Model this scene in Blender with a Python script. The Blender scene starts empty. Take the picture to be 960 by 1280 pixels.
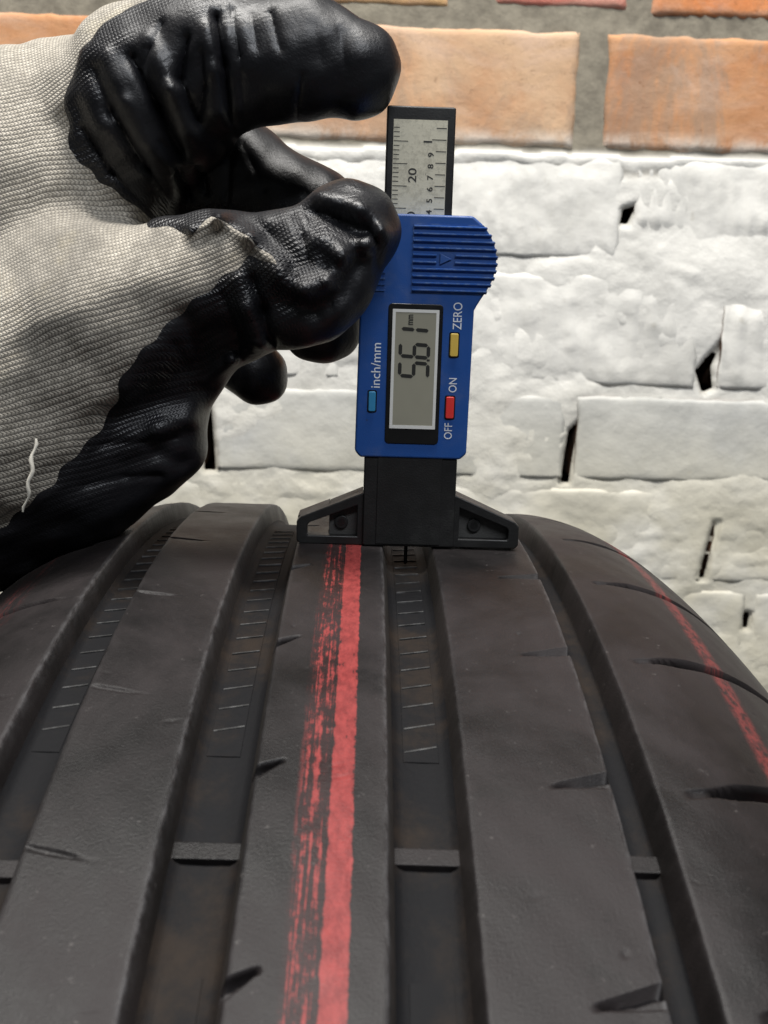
import bpy, math, random
import numpy as np
from mathutils import Matrix, Vector, noise

S = bpy.context.scene
COL = S.collection
MM = 0.001
rnd = random.Random(7)

# ------------------------------------------------------------------ camera
cam = bpy.data.cameras.new('camera')
cam_o = bpy.data.objects.new('camera', cam)
COL.objects.link(cam_o)
right = Vector((0.99943682, -0.01481436, 0.03010947))
down = Vector((0.02673728, -0.19063385, -0.98129703))
fwd = Vector((0.02027718, 0.98154942, -0.19013039))
m = Matrix((right, -down, -fwd)).transposed().to_4x4()
m.translation = Vector((-10.42, -242.38, 53.50)) * MM
cam_o.matrix_world = m
cam.sensor_fit = 'VERTICAL'
cam.sensor_height = 36
cam.lens = 36 * 1325.3 / 1280
cam.clip_start = 0.01
cam.clip_end = 50
cam.dof.use_dof = True
cam.dof.focus_distance = 0.243
cam.dof.aperture_fstop = 42
S.camera = cam_o

# ------------------------------------------------------------------ world and lamps (indoors)
w = bpy.data.worlds.new('World'); S.world = w
w.use_nodes = True
bg = w.node_tree.nodes['Background']
bg.inputs[0].default_value = (0.93, 0.97, 1.0, 1)
bg.inputs[1].default_value = 0.06

def lamp(name, loc, target, sx, sy, power, color):
    l = bpy.data.lights.new(name, 'AREA'); l.shape = 'RECTANGLE'
    l.size = sx; l.size_y = sy; l.energy = power; l.color = color
    o = bpy.data.objects.new(name, l); COL.objects.link(o)
    o.location = loc
    o.rotation_euler = (Vector(target) - Vector(loc)).to_track_quat('-Z', 'Y').to_euler()
    return o
lamp('ceiling_lamp', (-0.15, -0.10, 1.45), (-0.10, 0.22, 0.0), 1.2, 0.25, 44, (1.0, 0.97, 0.925))
lamp('window_light', (0.42, -1.0, 1.12), (0.0, 0.1, 0.05), 1.1, 0.20, 14, (0.90, 0.94, 1.0))

S.view_settings.view_transform = 'Standard'
S.view_settings.look = 'None'
S.view_settings.exposure = 0.0
S.view_settings.gamma = 1.0
S.view_settings.use_curve_mapping = False

# ------------------------------------------------------------------ helpers
def tag(o, label=None, cat=None, group=None, kind=None):
    if label: o['label'] = label
    if cat: o['category'] = cat
    if group: o['group'] = group
    if kind: o['kind'] = kind
    return o

def empty(name, loc=(0, 0, 0)):
    o = bpy.data.objects.new(name, None); o.location = loc
    o.empty_display_size = 0.02
    COL.objects.link(o); return o

def link(name, me, mat=None, parent=None):
    o = bpy.data.objects.new(name, me); COL.objects.link(o)
    if mat is not None and not me.materials: me.materials.append(mat)
    if parent is not None: o.parent = parent
    return o

def mesh_np(name, V, Q, smooth=True):
    """V (n,3) in mm, Q (m,4) or list of faces"""
    me = bpy.data.meshes.new(name)
    V = np.asarray(V, np.float64) * MM
    if isinstance(Q, np.ndarray):
        k = Q.shape[1]
        me.vertices.add(len(V)); me.vertices.foreach_set('co', V.astype(np.float32).ravel())
        me.loops.add(Q.size); me.loops.foreach_set('vertex_index', Q.astype(np.int32).ravel())
        me.polygons.add(len(Q))
        me.polygons.foreach_set('loop_start', np.arange(0, Q.size, k, dtype=np.int32))
        me.polygons.foreach_set('loop_total', np.full(len(Q), k, dtype=np.int32))
        me.update(calc_edges=True); me.validate()
    else:
        me.from_pydata(V.tolist(), [], Q); me.update()
    if smooth: me.polygons.foreach_set('use_smooth', np.ones(len(me.polygons), bool))
    me.update()
    return me

def grid_quads(n, mcol, wrap=False):
    i = np.arange(n if wrap else n - 1); j = np.arange(mcol - 1)
    I, J = np.meshgrid(i, j, indexing='ij')
    I2 = (I + 1) % n
    return np.stack([I * mcol + J, I2 * mcol + J, I2 * mcol + J + 1, I * mcol + J + 1], -1).reshape(-1, 4)

def set_uv(me, uv):
    l = me.uv_layers.new(name='UVMap')
    li = np.empty(len(me.loops), np.int32); me.loops.foreach_get('vertex_index', li)
    l.data.foreach_set('uv', np.asarray(uv, np.float32)[li].ravel())

def set_attr(me, name, val):
    a = me.attributes.new(name, 'FLOAT', 'POINT')
    a.data.foreach_set('value', np.asarray(val, np.float32))

def prism(name, poly, y0, y1, mat=None, parent=None, bevel=0.0, seg=2, holes=None):
    """front outline poly [(x,z)] in mm (counter clockwise seen from the camera side), y0 front, y1 back"""
    n = len(poly)
    V = [(x, y0, z) for x, z in poly] + [(x, y1, z) for x, z in poly]
    Fc = [list(range(n)), list(range(2 * n - 1, n - 1, -1))]
    for i in range(n):
        j = (i + 1) % n
        Fc.append([i, i + n, j + n, j])
    me = mesh_np(name, V, Fc, smooth=False)
    o = link(name, me, mat, parent)
    if bevel:
        b = o.modifiers.new('bevel', 'BEVEL'); b.width = bevel * MM; b.segments = seg
        b.limit_method = 'ANGLE'; b.angle_limit = math.radians(35)
        b.harden_normals = False
        me.polygons.foreach_set('use_smooth', np.ones(len(me.polygons), bool))
        wn = o.modifiers.new('wn', 'WEIGHTED_NORMAL'); wn.keep_sharp = True
    return o

def rect(x0, x1, z0, z1):
    return [(x0, z0), (x1, z0), (x1, z1), (x0, z1)]

def rrect(x0, x1, z0, z1, r, k=5):
    P = []
    for cx, cz, a in ((x1 - r, z0 + r, -90), (x1 - r, z1 - r, 0), (x0 + r, z1 - r, 90), (x0 + r, z0 + r, 180)):
        for i in range(k):
            t = math.radians(a + 90 * i / (k - 1)); P.append((cx + r * math.cos(t), cz + r * math.sin(t)))
    return P

def join_meshes(name, parts, smooth=False):
    V = []; Fc = []
    for v, f in parts:
        o = len(V); V += v; Fc += [[i + o for i in q] for q in f]
    return mesh_np(name, V, Fc, smooth)

def boxvf(x0, x1, y0, y1, z0, z1):
    v = [(x0, y0, z0), (x1, y0, z0), (x1, y0, z1), (x0, y0, z1), (x0, y1, z0), (x1, y1, z0), (x1, y1, z1), (x0, y1, z1)]
    f = [[0, 1, 2, 3], [7, 6, 5, 4], [0, 4, 5, 1], [1, 5, 6, 2], [2, 6, 7, 3], [3, 7, 4, 0]]
    return v, f

UPTXT = Matrix(((0, -1, 0, 0), (0, 0, -1, 0), (1, 0, 0, 0), (0, 0, 0, 1)))
def text(name, body, x, y, z, size, mat, parent, sx=1.0, bold=0.0, align='LEFT'):
    """lettering that reads upwards on a face looking at -Y; (x,z) = start of the baseline"""
    cu = bpy.data.curves.new(name, 'FONT'); cu.body = body; cu.size = size * MM
    cu.extrude = 0.03 * MM; cu.offset = bold * MM; cu.align_x = align
    cu.resolution_u = 6
    t = bpy.data.objects.new('tmp_text', cu); COL.objects.link(t)
    dg = bpy.context.evaluated_depsgraph_get()
    me = bpy.data.meshes.new_from_object(t.evaluated_get(dg))
    bpy.data.objects.remove(t); bpy.data.curves.remove(cu)
    me.name = name
    me.transform(Matrix.Translation((x * MM, y * MM, z * MM)) @ UPTXT @ Matrix.Diagonal((sx, 1, 1, 1)))
    me.materials.clear()
    return link(name, me, mat, parent)

# ------------------------------------------------------------------ material helper
class NT:
    def __init__(s, name, rough=0.5, base=(0.5, 0.5, 0.5), metal=0.0, spec=0.5, coat=0.0):
        s.m = bpy.data.materials.new(name); s.m.use_nodes = True
        s.t = s.m.node_tree; s.n = s.t.nodes; s.b = s.n['Principled BSDF']
        s.b.inputs['Base Color'].default_value = (*base, 1)
        s.b.inputs['Roughness'].default_value = rough
        s.b.inputs['Metallic'].default_value = metal
        s.b.inputs['Specular IOR Level'].default_value = spec
        s.b.inputs['Coat Weight'].default_value = coat
        s._o = None
    def L(s, a, b): s.t.links.new(a, b)
    def inp(s, sock, v):
        if hasattr(v, 'links') or hasattr(v, 'is_linked'): s.L(v, sock)
        else: sock.default_value = v
    def obj(s):
        if s._o is None: s._o = s.n.new('ShaderNodeTexCoord')
        return s._o.outputs['Object']
    def uv(s):
        s.obj(); return s._o.outputs['UV']
    def attr(s, name):
        a = s.n.new('ShaderNodeAttribute'); a.attribute_name = name; return a.outputs['Fac']
    def mapping(s, vec, scale=(1, 1, 1), rot=(0, 0, 0), loc=(0, 0, 0)):
        k = s.n.new('ShaderNodeMapping'); s.L(vec, k.inputs[0])
        k.inputs['Scale'].default_value = scale; k.inputs['Rotation'].default_value = rot; k.inputs['Location'].default_value = loc
        return k.outputs[0]
    def noise(s, vec, scale, detail=4, rough=0.55, dist=0.0):
        k = s.n.new('ShaderNodeTexNoise'); s.L(vec, k.inputs['Vector'])
        k.inputs['Scale'].default_value = scale; k.inputs['Detail'].default_value = detail
        k.inputs['Roughness'].default_value = rough; k.inputs['Distortion'].default_value = dist
        return k.outputs[0]
    def vor(s, vec, scale, feature='F1'):
        k = s.n.new('ShaderNodeTexVoronoi'); s.L(vec, k.inputs['Vector']); k.feature = feature
        k.inputs['Scale'].default_value = scale; return k.outputs[0]
    def math(s, op, a, b=0.0, c=0.0, clamp=False):
        k = s.n.new('ShaderNodeMath'); k.operation = op; k.use_clamp = clamp
        s.inp(k.inputs[0], a); s.inp(k.inputs[1], b); s.inp(k.inputs[2], c); return k.outputs[0]
    def ramp(s, f, a, b, lo=0.0, hi=1.0):
        k = s.n.new('ShaderNodeMapRange'); s.inp(k.inputs[0], f)
        k.inputs[1].default_value = a; k.inputs[2].default_value = b
        k.inputs[3].default_value = lo; k.inputs[4].default_value = hi
        k.interpolation_type = 'SMOOTHSTEP'; return k.outputs[0]
    def mix(s, f, a, b):
        k = s.n.new('ShaderNodeMix'); k.data_type = 'RGBA'
        s.inp(k.inputs[0], f)
        s.inp(k.inputs[6], (*a, 1) if isinstance(a, tuple) else a)
        s.inp(k.inputs[7], (*b, 1) if isinstance(b, tuple) else b); return k.outputs[2]
    def sep(s, v):
        k = s.n.new('ShaderNodeSeparateXYZ'); s.L(v, k.inputs[0]); return k.outputs
    def comb(s, x, y, z=0.0):
        k = s.n.new('ShaderNodeCombineXYZ'); s.inp(k.inputs[0], x); s.inp(k.inputs[1], y); s.inp(k.inputs[2], z); return k.outputs[0]
    def color(s, c): s.L(c, s.b.inputs['Base Color'])
    def rough(s, r): s.L(r, s.b.inputs['Roughness'])
    def bump(s, h, dist_mm, strength=1.0, prev=None):
        k = s.n.new('ShaderNodeBump'); k.inputs['Strength'].default_value = strength
        k.inputs['Distance'].default_value = dist_mm * MM; s.L(h, k.inputs['Height'])
        if prev is not None: s.L(prev, k.inputs['Normal'])
        s.L(k.outputs[0], s.b.inputs['Normal']); return k.outputs[0]

def plastic(name, base, rough, dust=(0.3, 0.3, 0.28), dust_amt=0.06, bump=0.02, scale=400, spec=0.5):
    t = NT(name, rough, base, spec=spec); o = t.obj()
    n1 = t.noise(o, 90, 6, 0.7); n2 = t.noise(o, scale * 10, 3)
    t.color(t.mix(t.ramp(n1, 0.52, 0.80, 0, dust_amt), base, dust))
    t.rough(t.ramp(n1, 0.3, 0.75, rough - 0.06, rough + 0.12))
    t.bump(n2, bump)
    return t.m

# ================================================================== brick wall
WY = 503.0
def brick_mat(name, c1, c2, c3, smear):
    t = NT(name, 0.85, c1, spec=0.25); o = t.obj()
    a = t.noise(o, 14, 5, 0.6, 0.4); b = t.noise(t.mapping(o, (1, 1, 0.35)), 38, 5, 0.65, 0.6)
    c = t.mix(t.ramp(a, 0.38, 0.62), c1, c2)
    c = t.mix(t.ramp(b, 0.55, 0.75, 0, 0.55), c, c3)
    c = t.mix(t.ramp(t.noise(t.mapping(o, (1, 1, 0.4), loc=(3, 1, 2)), 13, 6, 0.7, 0.8), 0.47, 0.58, 0, smear), c, (0.29, 0.235, 0.185))
    pits = t.noise(o, 210, 5, 0.75)
    c = t.mix(t.ramp(pits, 0.60, 0.72, 0, 0.6), c, tuple(k * 0.45 for k in c1))
    lime = t.math('MULTIPLY', t.ramp(t.noise(t.mapping(o, (1, 1, 0.6)), 24, 6, 0.7, 0.6), 0.36, 0.56), t.ramp(t.sep(o)[2], 0.836, 0.823))
    c = t.mix(t.math('MULTIPLY', lime, 0.85), c, (0.70, 0.64, 0.56))
    bloom = t.noise(t.mapping(o, (0.6, 1, 1.4), loc=(5, 2, 7)), 13, 6, 0.7, 1.2)
    c = t.mix(t.ramp(bloom, 0.46, 0.68, 0, 0.5), c, (0.62, 0.45, 0.35))
    t.color(c)
    n = t.bump(t.noise(o, 190, 6, 0.75), 0.7)
    return t.m
M_pale = brick_mat('pale_clay', (0.54, 0.30, 0.165), (0.60, 0.40, 0.25), (0.48, 0.26, 0.18), 0.4)
M_orange = brick_mat('orange_clay', (0.50, 0.225, 0.10), (0.56, 0.30, 0.155), (0.40, 0.20, 0.13), 0.55)
M_bright = brick_mat('bright_clay', (0.62, 0.20, 0.06), (0.66, 0.26, 0.10), (0.45, 0.2, 0.12), 0.25)
M_pink = brick_mat('pink_clay', (0.66, 0.28, 0.20), (0.62, 0.20, 0.15), (0.62, 0.42, 0.32), 0.1)
M_yellow = brick_mat('yellow_clay', (0.66, 0.42, 0.20), (0.60, 0.36, 0.17), (0.5, 0.3, 0.2), 0.25)

def white_mat(name, base, grime, amt):
    t = NT(name, 0.72, base, spec=0.3); o = t.obj()
    a = t.noise(o, 13, 6, 0.6, 0.5); b = t.noise(o, 70, 5, 0.65)
    c = t.mix(t.ramp(a, 0.44, 0.70, 0, amt), base, grime)
    c = t.mix(t.ramp(b, 0.63, 0.72, 0, 0.45), c, (0.52, 0.49, 0.42))
    low_yellow = t.math('MULTIPLY', t.ramp(t.sep(o)[2], 0.700, 0.540), t.ramp(t.noise(o, 9, 4, 0.6), 0.25, 0.6))  # paint turns yellower and darker in patches towards the bottom
    c = t.mix(t.math('MULTIPLY', low_yellow, 0.75), c, (0.60, 0.555, 0.41))
    t.color(c); t.bump(t.noise(o, 120, 7, 0.62), 0.6)
    return t.m
M_white = white_mat('white_paint', (0.80, 0.785, 0.735), (0.60, 0.59, 0.55), 0.8)
M_white_grey = white_mat('greyish_white_paint', (0.62, 0.62, 0.595), (0.42, 0.428, 0.42), 0.95)

t = NT('mortar', 0.9, (0.3, 0.28, 0.24), spec=0.2); o_ = t.obj()
wm = t.attr('white')
n = t.noise(o_, 45, 7, 0.7); n2 = t.noise(o_, 16, 5, 0.6, 0.4)
grey = t.mix(t.ramp(n, 0.35, 0.7), (0.29, 0.262, 0.205), (0.17, 0.152, 0.12))
whi = t.mix(t.ramp(n2, 0.44, 0.7, 0, 0.75), (0.80, 0.785, 0.735), (0.58, 0.57, 0.53))
low_yellow = t.math('MULTIPLY', t.ramp(t.sep(o_)[2], 0.700, 0.540), t.ramp(t.noise(o_, 9, 4, 0.6), 0.25, 0.6))  # same patchy yellower tone low on the wall
whi = t.mix(t.math('MULTIPLY', low_yellow, 0.75), whi, (0.60, 0.555, 0.41))
t.color(t.mix(t.math('MULTIPLY', wm, -2.0, clamp=True), t.mix(t.math('MAXIMUM', wm, 0.0), grey, whi), (0.03, 0.024, 0.02))); t.bump(t.noise(o_, 130, 7, 0.65), 0.8)
M_mortar = t.m

t = NT('raw_shaded_joint', 0.95, (0.10, 0.075, 0.055), spec=0.1); o_ = t.obj()
t.color(t.mix(t.ramp(t.noise(o_, 60, 5, 0.7), 0.35, 0.65), (0.11, 0.055, 0.03), (0.05, 0.042, 0.034)))  # bare joint colour, kept dark to include the shade inside the gaps
M_inside = t.m
wall = empty('brick_wall', (0, WY * MM, -0.66))
tag(wall, 'half whitewashed brick wall behind the tyre, bare clay bricks on top', 'wall')
WOFF = np.array([0, WY, -660.0])

def fbm(x, z, s, seed, oct=4):
    return noise.fractal(Vector((x * s + seed * 7.3, z * s - seed * 3.1, seed)), 0.9, 2.1, oct)

def make_brick(x0, x1, z0, z1, mat, ribs=None, rough=0.8, seed=0, proud=0.0, tiltz=0.0, cut=None):
    white = mat in (M_white, M_white_grey)
    nx = max(8, int((x1 - x0) / 3.2)); nz = max(8, int((z1 - z0) / 2.6))
    V = np.zeros((nx + 3, nz + 3, 3))
    xs = np.linspace(x0, x1, nx + 1); zs = np.linspace(z0, z1, nz + 1)
    for i in range(nx + 3):
        ii = min(max(i - 1, 0), nx); x = xs[ii]
        for j in range(nz + 3):
            jj = min(max(j - 1, 0), nz); z = zs[jj]
            e = min(x - x0, x1 - x, z - z0, z1 - z)
            en = max(0.0, min(1.0, 0.5 + 1.3 * fbm(x, z, 0.012, seed + 21))) if white else 1.0
            d = (proud - (0.3 + 1.4 * en) * math.exp(-e / 1.5) if white else proud - 2.0 * math.exp(-e / 1.0)) + 0.75 * rough * fbm(x, z, 0.03, seed) + tiltz * (x - x0) / (x1 - x0)
            if ribs:
                p, amp, sl, za, zb = ribs
                k = max(0.0, min(1.0, (z - za) / 8)) * max(0.0, min(1.0, (zb - z) / 8))
                ph = ((x + sl * z + 3 * fbm(x, z, .015, seed + 5)) / p) % 1.0
                k *= 0.55 + 0.6 * fbm(x, z, .02, seed + 9)
                d += 1.0 * amp * k * (ph if ph < 0.75 else (1 - ph) * 3) * 1.3
            wob = 1.3 * fbm(x, z, 0.06, seed + 2) * math.exp(-e / 4.0)
            y = WY - d
            if i in (0, nx + 2) or j in (0, nz + 2): y = WY + 60
            V[i, j] = (x + wob, y, z + wob * 0.8)
    if cut: V = cut(V)
    me = mesh_np('brick', V.reshape(-1, 3) - WOFF, grid_quads(nx + 3, nz + 3)[:, ::-1])
    o = link('brick', me, mat, wall)
    me.materials.append(M_inside)                     # paint never reached the sides in the joints; their shade is painted dark too
    yy = np.empty(len(me.vertices) * 3, np.float32); me.vertices.foreach_get('co', yy); yy = yy[1::3]
    vi = np.empty(len(me.loops), np.int32); me.loops.foreach_get('vertex_index', vi)
    me.polygons.foreach_set('material_index', (yy[vi].reshape(-1, 4).max(1) > 0.012).astype(np.int32))
    return o

# bare courses
for (x0, x1, mt, rb) in ((-402, -264, M_pale, None), (-248, -152, M_bright, (9, 2.2, 0.1, 240, 330)), (-138, -78, M_pale, None), (-64, 38, M_yellow, None),
                         (66, 154, M_pink, None), (171, 420, M_bright, (9.5, 3.2, 0.05, 236, 330))):
    make_brick(x0, x1, 247 + (3 if mt is M_pink else 0), 318, mt, rb, 0.7, int(x0) % 17, 0.5)
for (x0, x1, mt) in ((-420, -152, M_orange), (-131, 125, M_pale), (144, 402, M_orange)):
    make_brick(x0, x1, 162, 235, mt, None, 0.9, int(x0) % 13, 1.1)
# whitewashed courses
make_brick(-420, -100, 90, 156, M_white, (11, 1.5, 0.2, 96, 152), 1.6, 3, 0.5)
make_brick(-88, 160, 90, 157, M_white, (10.5, 2.6, 0.25, 92, 150), 1.6, 4, 0.8, 1.0)
make_brick(169, 420, 90, 157, M_white, (9.5, 4.5, 0.12, 108, 156), 1.6, 5, 0.8)
make_brick(-300, -30, 4, 80, M_white, (13, 1.6, 0.15, 6, 74), 1.6, 6, 0.4)
make_brick(-18, 220, 4, 80, M_white, (14, 2.6, 0.1, 8, 70), 2.2, 7, 0.9)
make_brick(236, 470, 4, 64, M_white, (13.5, 4.5, 0.08, 6, 62), 1.8, 8, 1.2)
make_brick(-380, -125, -63, -4, M_white, None, 1.2, 9, 0.6)
make_brick(-114, 130, -63, -4, M_white_grey, None, 1.0, 10, 1.4)
make_brick(139, 396, -63, -4, M_white_grey, None, 1.0, 11, 1.6)
make_brick(-290, -22, -136, -70, M_white, None, 1.8, 12, 0.4)
make_brick(-8, 236, -136, -70, M_white, None, 2.2, 13, 0.7)
make_brick(243, 490, -136, -70, M_white, None, 2.0, 14, 0.9)
make_brick(-160, 12, -206, -143, M_white, None, 1.8, 15, 0.4)
make_brick(24, 271, -206, -143, M_white, None, 2.0, 16, 0.8)
make_brick(278, 500, -206, -143, M_white, None, 2.0, 17, 0.8)
make_brick(-80, 160, -278, -213, M_white, None, 1.8, 18, 0.4)
make_brick(172, 420, -278, -213, M_white, None, 1.8, 19, 0.4)

# mortar and paint skin between and over the bricks: one lumpy bed
# the same courses carried on to both sides and one course higher
for (z0, z1, xl, xr, mts, rg) in ((330, 398, -560, -560, (M_orange, M_pale, M_bright, M_yellow), 0.8), (247, 318, -402, 420, (M_orange, M_pale, M_bright), 0.8), (162, 235, -420, 402, (M_pale, M_orange, M_orange), 1.1),
                                  (90, 157, -420, 420, (M_white,), 1.6), (4, 80, -300, 470, (M_white,), 1.6), (-63, -4, -380, 396, (M_white_grey, M_white), 1.2),
                                  (-136, -70, -290, 490, (M_white,), 1.8), (-206, -143, -160, 500, (M_white,), 1.8), (-278, -213, -80, 420, (M_white,), 1.8)):
    k = 0
    while xl > -700 and z0 < 330:
        make_brick(xl - 262, xl - 12, z0, z1, mts[k % len(mts)], None, rg, k + 40 + int(z0) % 7, 0.4); xl -= 262; k += 1
    while xr < 760:
        make_brick(xr + 12, xr + 262, z0, z1, mts[k % len(mts)], None, rg, k + 50 + int(z0) % 7, 0.4); xr += 262; k += 1
xs = np.concatenate([np.arange(-840, -300, 6.0), np.arange(-300, 340, 1.9), np.arange(340, 900, 6.0)]); zs = np.concatenate([np.arange(-300, 270, 1.9), np.arange(270, 402, 4.0)])
holes = [[(161.2, 123.3), (160.2, 114.2), (165, 113.7), (170.5, 126)], [(238, 38), (220.8, 15.4), (226.8, 0.7), (234, 4), (231.5, 18.7)],
         [(134, -28.9), (130.2, -66), (136.2, -66), (140.8, -22.8)], [(246, -92), (243, -92), (235.2, -134), (239.6, -134)],
         [(271.6, -159.6), (276.4, -159.6), (275.4, -171), (272.4, -171)], [(-125.5, -10), (-119, -8), (-115.5, -64), (-123.5, -64)]]
GX, GZ = np.meshgrid(xs, zs, indexing='ij')
def poly_in(poly):
    d = np.full(GX.shape, 1e9); ins = np.zeros(GX.shape, bool)
    for (ax, az), (bx, bz) in zip(poly, poly[1:] + poly[:1]):
        ex, ez = bx - ax, bz - az
        t_ = np.clip(((GX - ax) * ex + (GZ - az) * ez) / (ex * ex + ez * ez), 0, 1)
        d = np.minimum(d, np.hypot(GX - ax - t_ * ex, GZ - az - t_ * ez))
        ins ^= ((az > GZ) != (bz > GZ)) & (GX < ax + (GZ - az) * ex / (ez if abs(ez) > 1e-9 else 1e-9))
    return np.where(ins, -d, d)
HOLE = np.min([poly_in(p_) for p_ in holes], 0)
GXs, GZs = GX.copy(), GZ.copy()
hx_, hz_ = np.gradient(HOLE, xs, zs); near = np.abs(HOLE) < 1.25          # rims of the holes follow the outline
GXs[near] -= (HOLE * hx_)[near]; GZs[near] -= (HOLE * hz_)[near]
V = np.zeros((len(xs), len(zs), 3)); WH = np.zeros((len(xs), len(zs)))
for i, x in enumerate(xs):
    for j, z in enumerate(zs):
        f = fbm(x, z, 0.02, 31); g = fbm(x, z, 0.06, 32)
        zb = 158.5 + 2.5 * fbm(x, 0, 0.02, 33)
        if z > zb:
            d = min(-0.6 + 0.9 * f + 0.5 * g, -0.15); wv = 0.0
            wv = max(0.0, 1 - (z - zb) / 4.0) * 0.5
        else:
            d = 0.1 + 0.8 * f + 0.35 * g; wv = 1.0
            d += 0.9 * (0.7 + 0.8 * fbm(x, 2, 0.03, 37)) * math.exp(-((z - zb + 3) / 3.5) ** 2)
            d -= 2.4 * math.exp(-((z - zb + 11) / 3.0) ** 2) * (0.6 + 0.6 * fbm(x, 1, 0.05, 35))
            # plaster smears that run over the bricks
            s = fbm(x, z * 1.8, 0.011, 36)
            d += 2.8 * max(0.0, min(0.6, s + 0.10)) ** 0.8
            s2 = math.exp(-(((x - 230) / 75) ** 2 + ((z - 84 + (x - 230) * 0.16) / 20) ** 2))
            d += 3.0 * s2
            wv -= 0.55 * max(0.0, min(1.0, 0.5 + g * 2.5)) * math.exp(-((z - zb + 10) / 3.5) ** 2)
        if HOLE[i, j] < -1.25: wv = -0.6
        elif HOLE[i, j] < 1.25: d -= 3.0; wv = 0.5
        elif HOLE[i, j] < 2.5: d -= (2.5 - HOLE[i, j]) * 1.2; wv = 0.75
        V[i, j] = (GXs[i, j], WY - d, GZs[i, j]); WH[i, j] = wv
n_, m_ = len(xs), len(zs)
q_ = grid_quads(n_, m_)[:, ::-1]
open_ = (WH < -0.5).ravel()
me = mesh_np('mortar', V.reshape(-1, 3) - WOFF, q_[~open_[q_].any(1)])      # joints left open stay holes
set_attr(me, 'white', WH.ravel())
link('mortar', me, M_mortar, wall)
# wall body below and behind
me = join_meshes('wall_core', [boxvf(-840, 895, WY + 62, WY + 150, -660, 400), boxvf(-840, 895, WY + 1, WY + 61.5, -660, -301)])
me.transform(Matrix.Translation(Vector((-WOFF * MM).tolist())))
link('wall_core', me, M_inside, wall)

# ================================================================== tyre
R0 = 361.4; XC = -11.64
def drop(x):
    x = np.asarray(x, float)
    def f(x):
        t = np.maximum(0, np.abs(x - XC) - 48.64); return 0.0000967 * (x - XC) ** 2 + 0.01329 * t ** 2
    return f(x) - f(np.array(0.0))

t = NT('tread_rubber', 0.5, (0.03, 0.03, 0.03), spec=0.27)
uv = t.uv(); ob = t.obj()
s_ = t.sep(uv); ux, uy = s_[0], s_[1]      # millimetres across and along
dust = t.noise(ob, 22, 6, 0.65, 0.3); fine = t.noise(ob, 500, 5, 0.7); streak = t.noise(t.mapping(uv, (0.9, 0.04, 1)), 1.0, 6, 0.7)
c = t.mix(t.ramp(dust, 0.35, 0.7), (0.0045, 0.0040, 0.0042), (0.0200, 0.0158, 0.0164))
c = t.mix(t.ramp(t.noise(ob, 60, 5, 0.7, 0.5), 0.58, 0.72, 0, 0.5), c, (0.006, 0.0055, 0.0055))
c = t.mix(t.ramp(streak, 0.60, 0.78, 0, 0.3), c, (0.040, 0.034, 0.032))
c = t.mix(t.ramp(fine, 0.64, 0.72, 0, 0.4), c, (0.13, 0.12, 0.115))
sc_ = t.math('MULTIPLY', t.attr('scuff_highlight'), t.ramp(t.noise(t.mapping(uv, (1.2, 0.25, 1)), 1.0, 5, 0.7), 0.38, 0.62, 0.15, 0.85))
c = t.mix(sc_, c, (0.085, 0.083, 0.085))  # worn rib edges with their highlight painted in, mostly on one side
def band(x0, x1, e):
    return t.math('MULTIPLY', t.ramp(ux, x0 - e, x0 + e), t.ramp(ux, x1 + e, x1 - e))
w1 = t.noise(t.mapping(uv, (1.7, 0.035, 1)), 1.0, 6, 0.72)
w2 = t.noise(t.mapping(uv, (0.7, 0.35, 1)), 1.0, 6, 0.75)
wob = t.math('ADD', t.math('MULTIPLY', w1, 0.62), t.math('MULTIPLY', w2, 0.38))
solid = t.math('MULTIPLY', band(-13.9, -10.6, 0.9), t.ramp(wob, 0.34, 0.45))
solid = t.ramp(t.math('ADD', solid, t.math('MULTIPLY', t.math('SUBTRACT', w2, 0.5), 0.9)), 0.38, 0.56)
worn = t.math('MULTIPLY', band(-18.2, -14.2, 0.9), t.ramp(wob, 0.50, 0.565, 0.06, 0.95))
sh1 = t.math('MULTIPLY', band(54.2, 57.5, 0.9), t.ramp(w2, 0.38, 0.55))
sh2 = t.math('MULTIPLY', band(-84, -78, 2.0), t.ramp(wob, 0.48, 0.62, 0, 0.22))
red = t.math('MAXIMUM', t.math('MAXIMUM', solid, worn), t.math('MAXIMUM', t.math('MULTIPLY', sh1, 0.5), sh2))
redc = t.mix(t.ramp(w2, 0.35, 0.65), (0.15, 0.020, 0.020), (0.25, 0.038, 0.036))
c = t.mix(red, c, redc)
t.color(c)
t.rough(t.ramp(dust, 0.3, 0.7, 0.40, 0.62))
b1 = t.bump(t.noise(ob, 2600, 4, 0.6), 0.08)
t.bump(t.noise(t.mapping(uv, (0.4, 0.22, 1)), 1.0, 6, 0.65), 0.07, 1.0, b1)
t.b.inputs['Sheen Weight'].default_value = 0.015; t.b.inputs['Sheen Roughness'].default_value = 0.45; t.b.inputs['Sheen Tint'].default_value = (1, 0.88, 0.74, 1)
M_rubber = t.m

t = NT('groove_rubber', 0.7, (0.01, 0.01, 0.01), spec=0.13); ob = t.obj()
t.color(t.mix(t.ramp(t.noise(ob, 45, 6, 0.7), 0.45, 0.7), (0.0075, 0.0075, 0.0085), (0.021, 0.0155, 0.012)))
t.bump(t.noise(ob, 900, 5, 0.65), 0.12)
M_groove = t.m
t = NT('pale_rubber_edge', 0.6, (0.10, 0.10, 0.10), spec=0.4); ob = t.obj()
t.color(t.mix(t.ramp(t.noise(ob, 300, 4, 0.7), 0.4, 0.65), (0.02, 0.02, 0.02), (0.075, 0.075, 0.075)))  # mottled rubber, paler than the groove floor
M_edge = t.m

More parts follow.
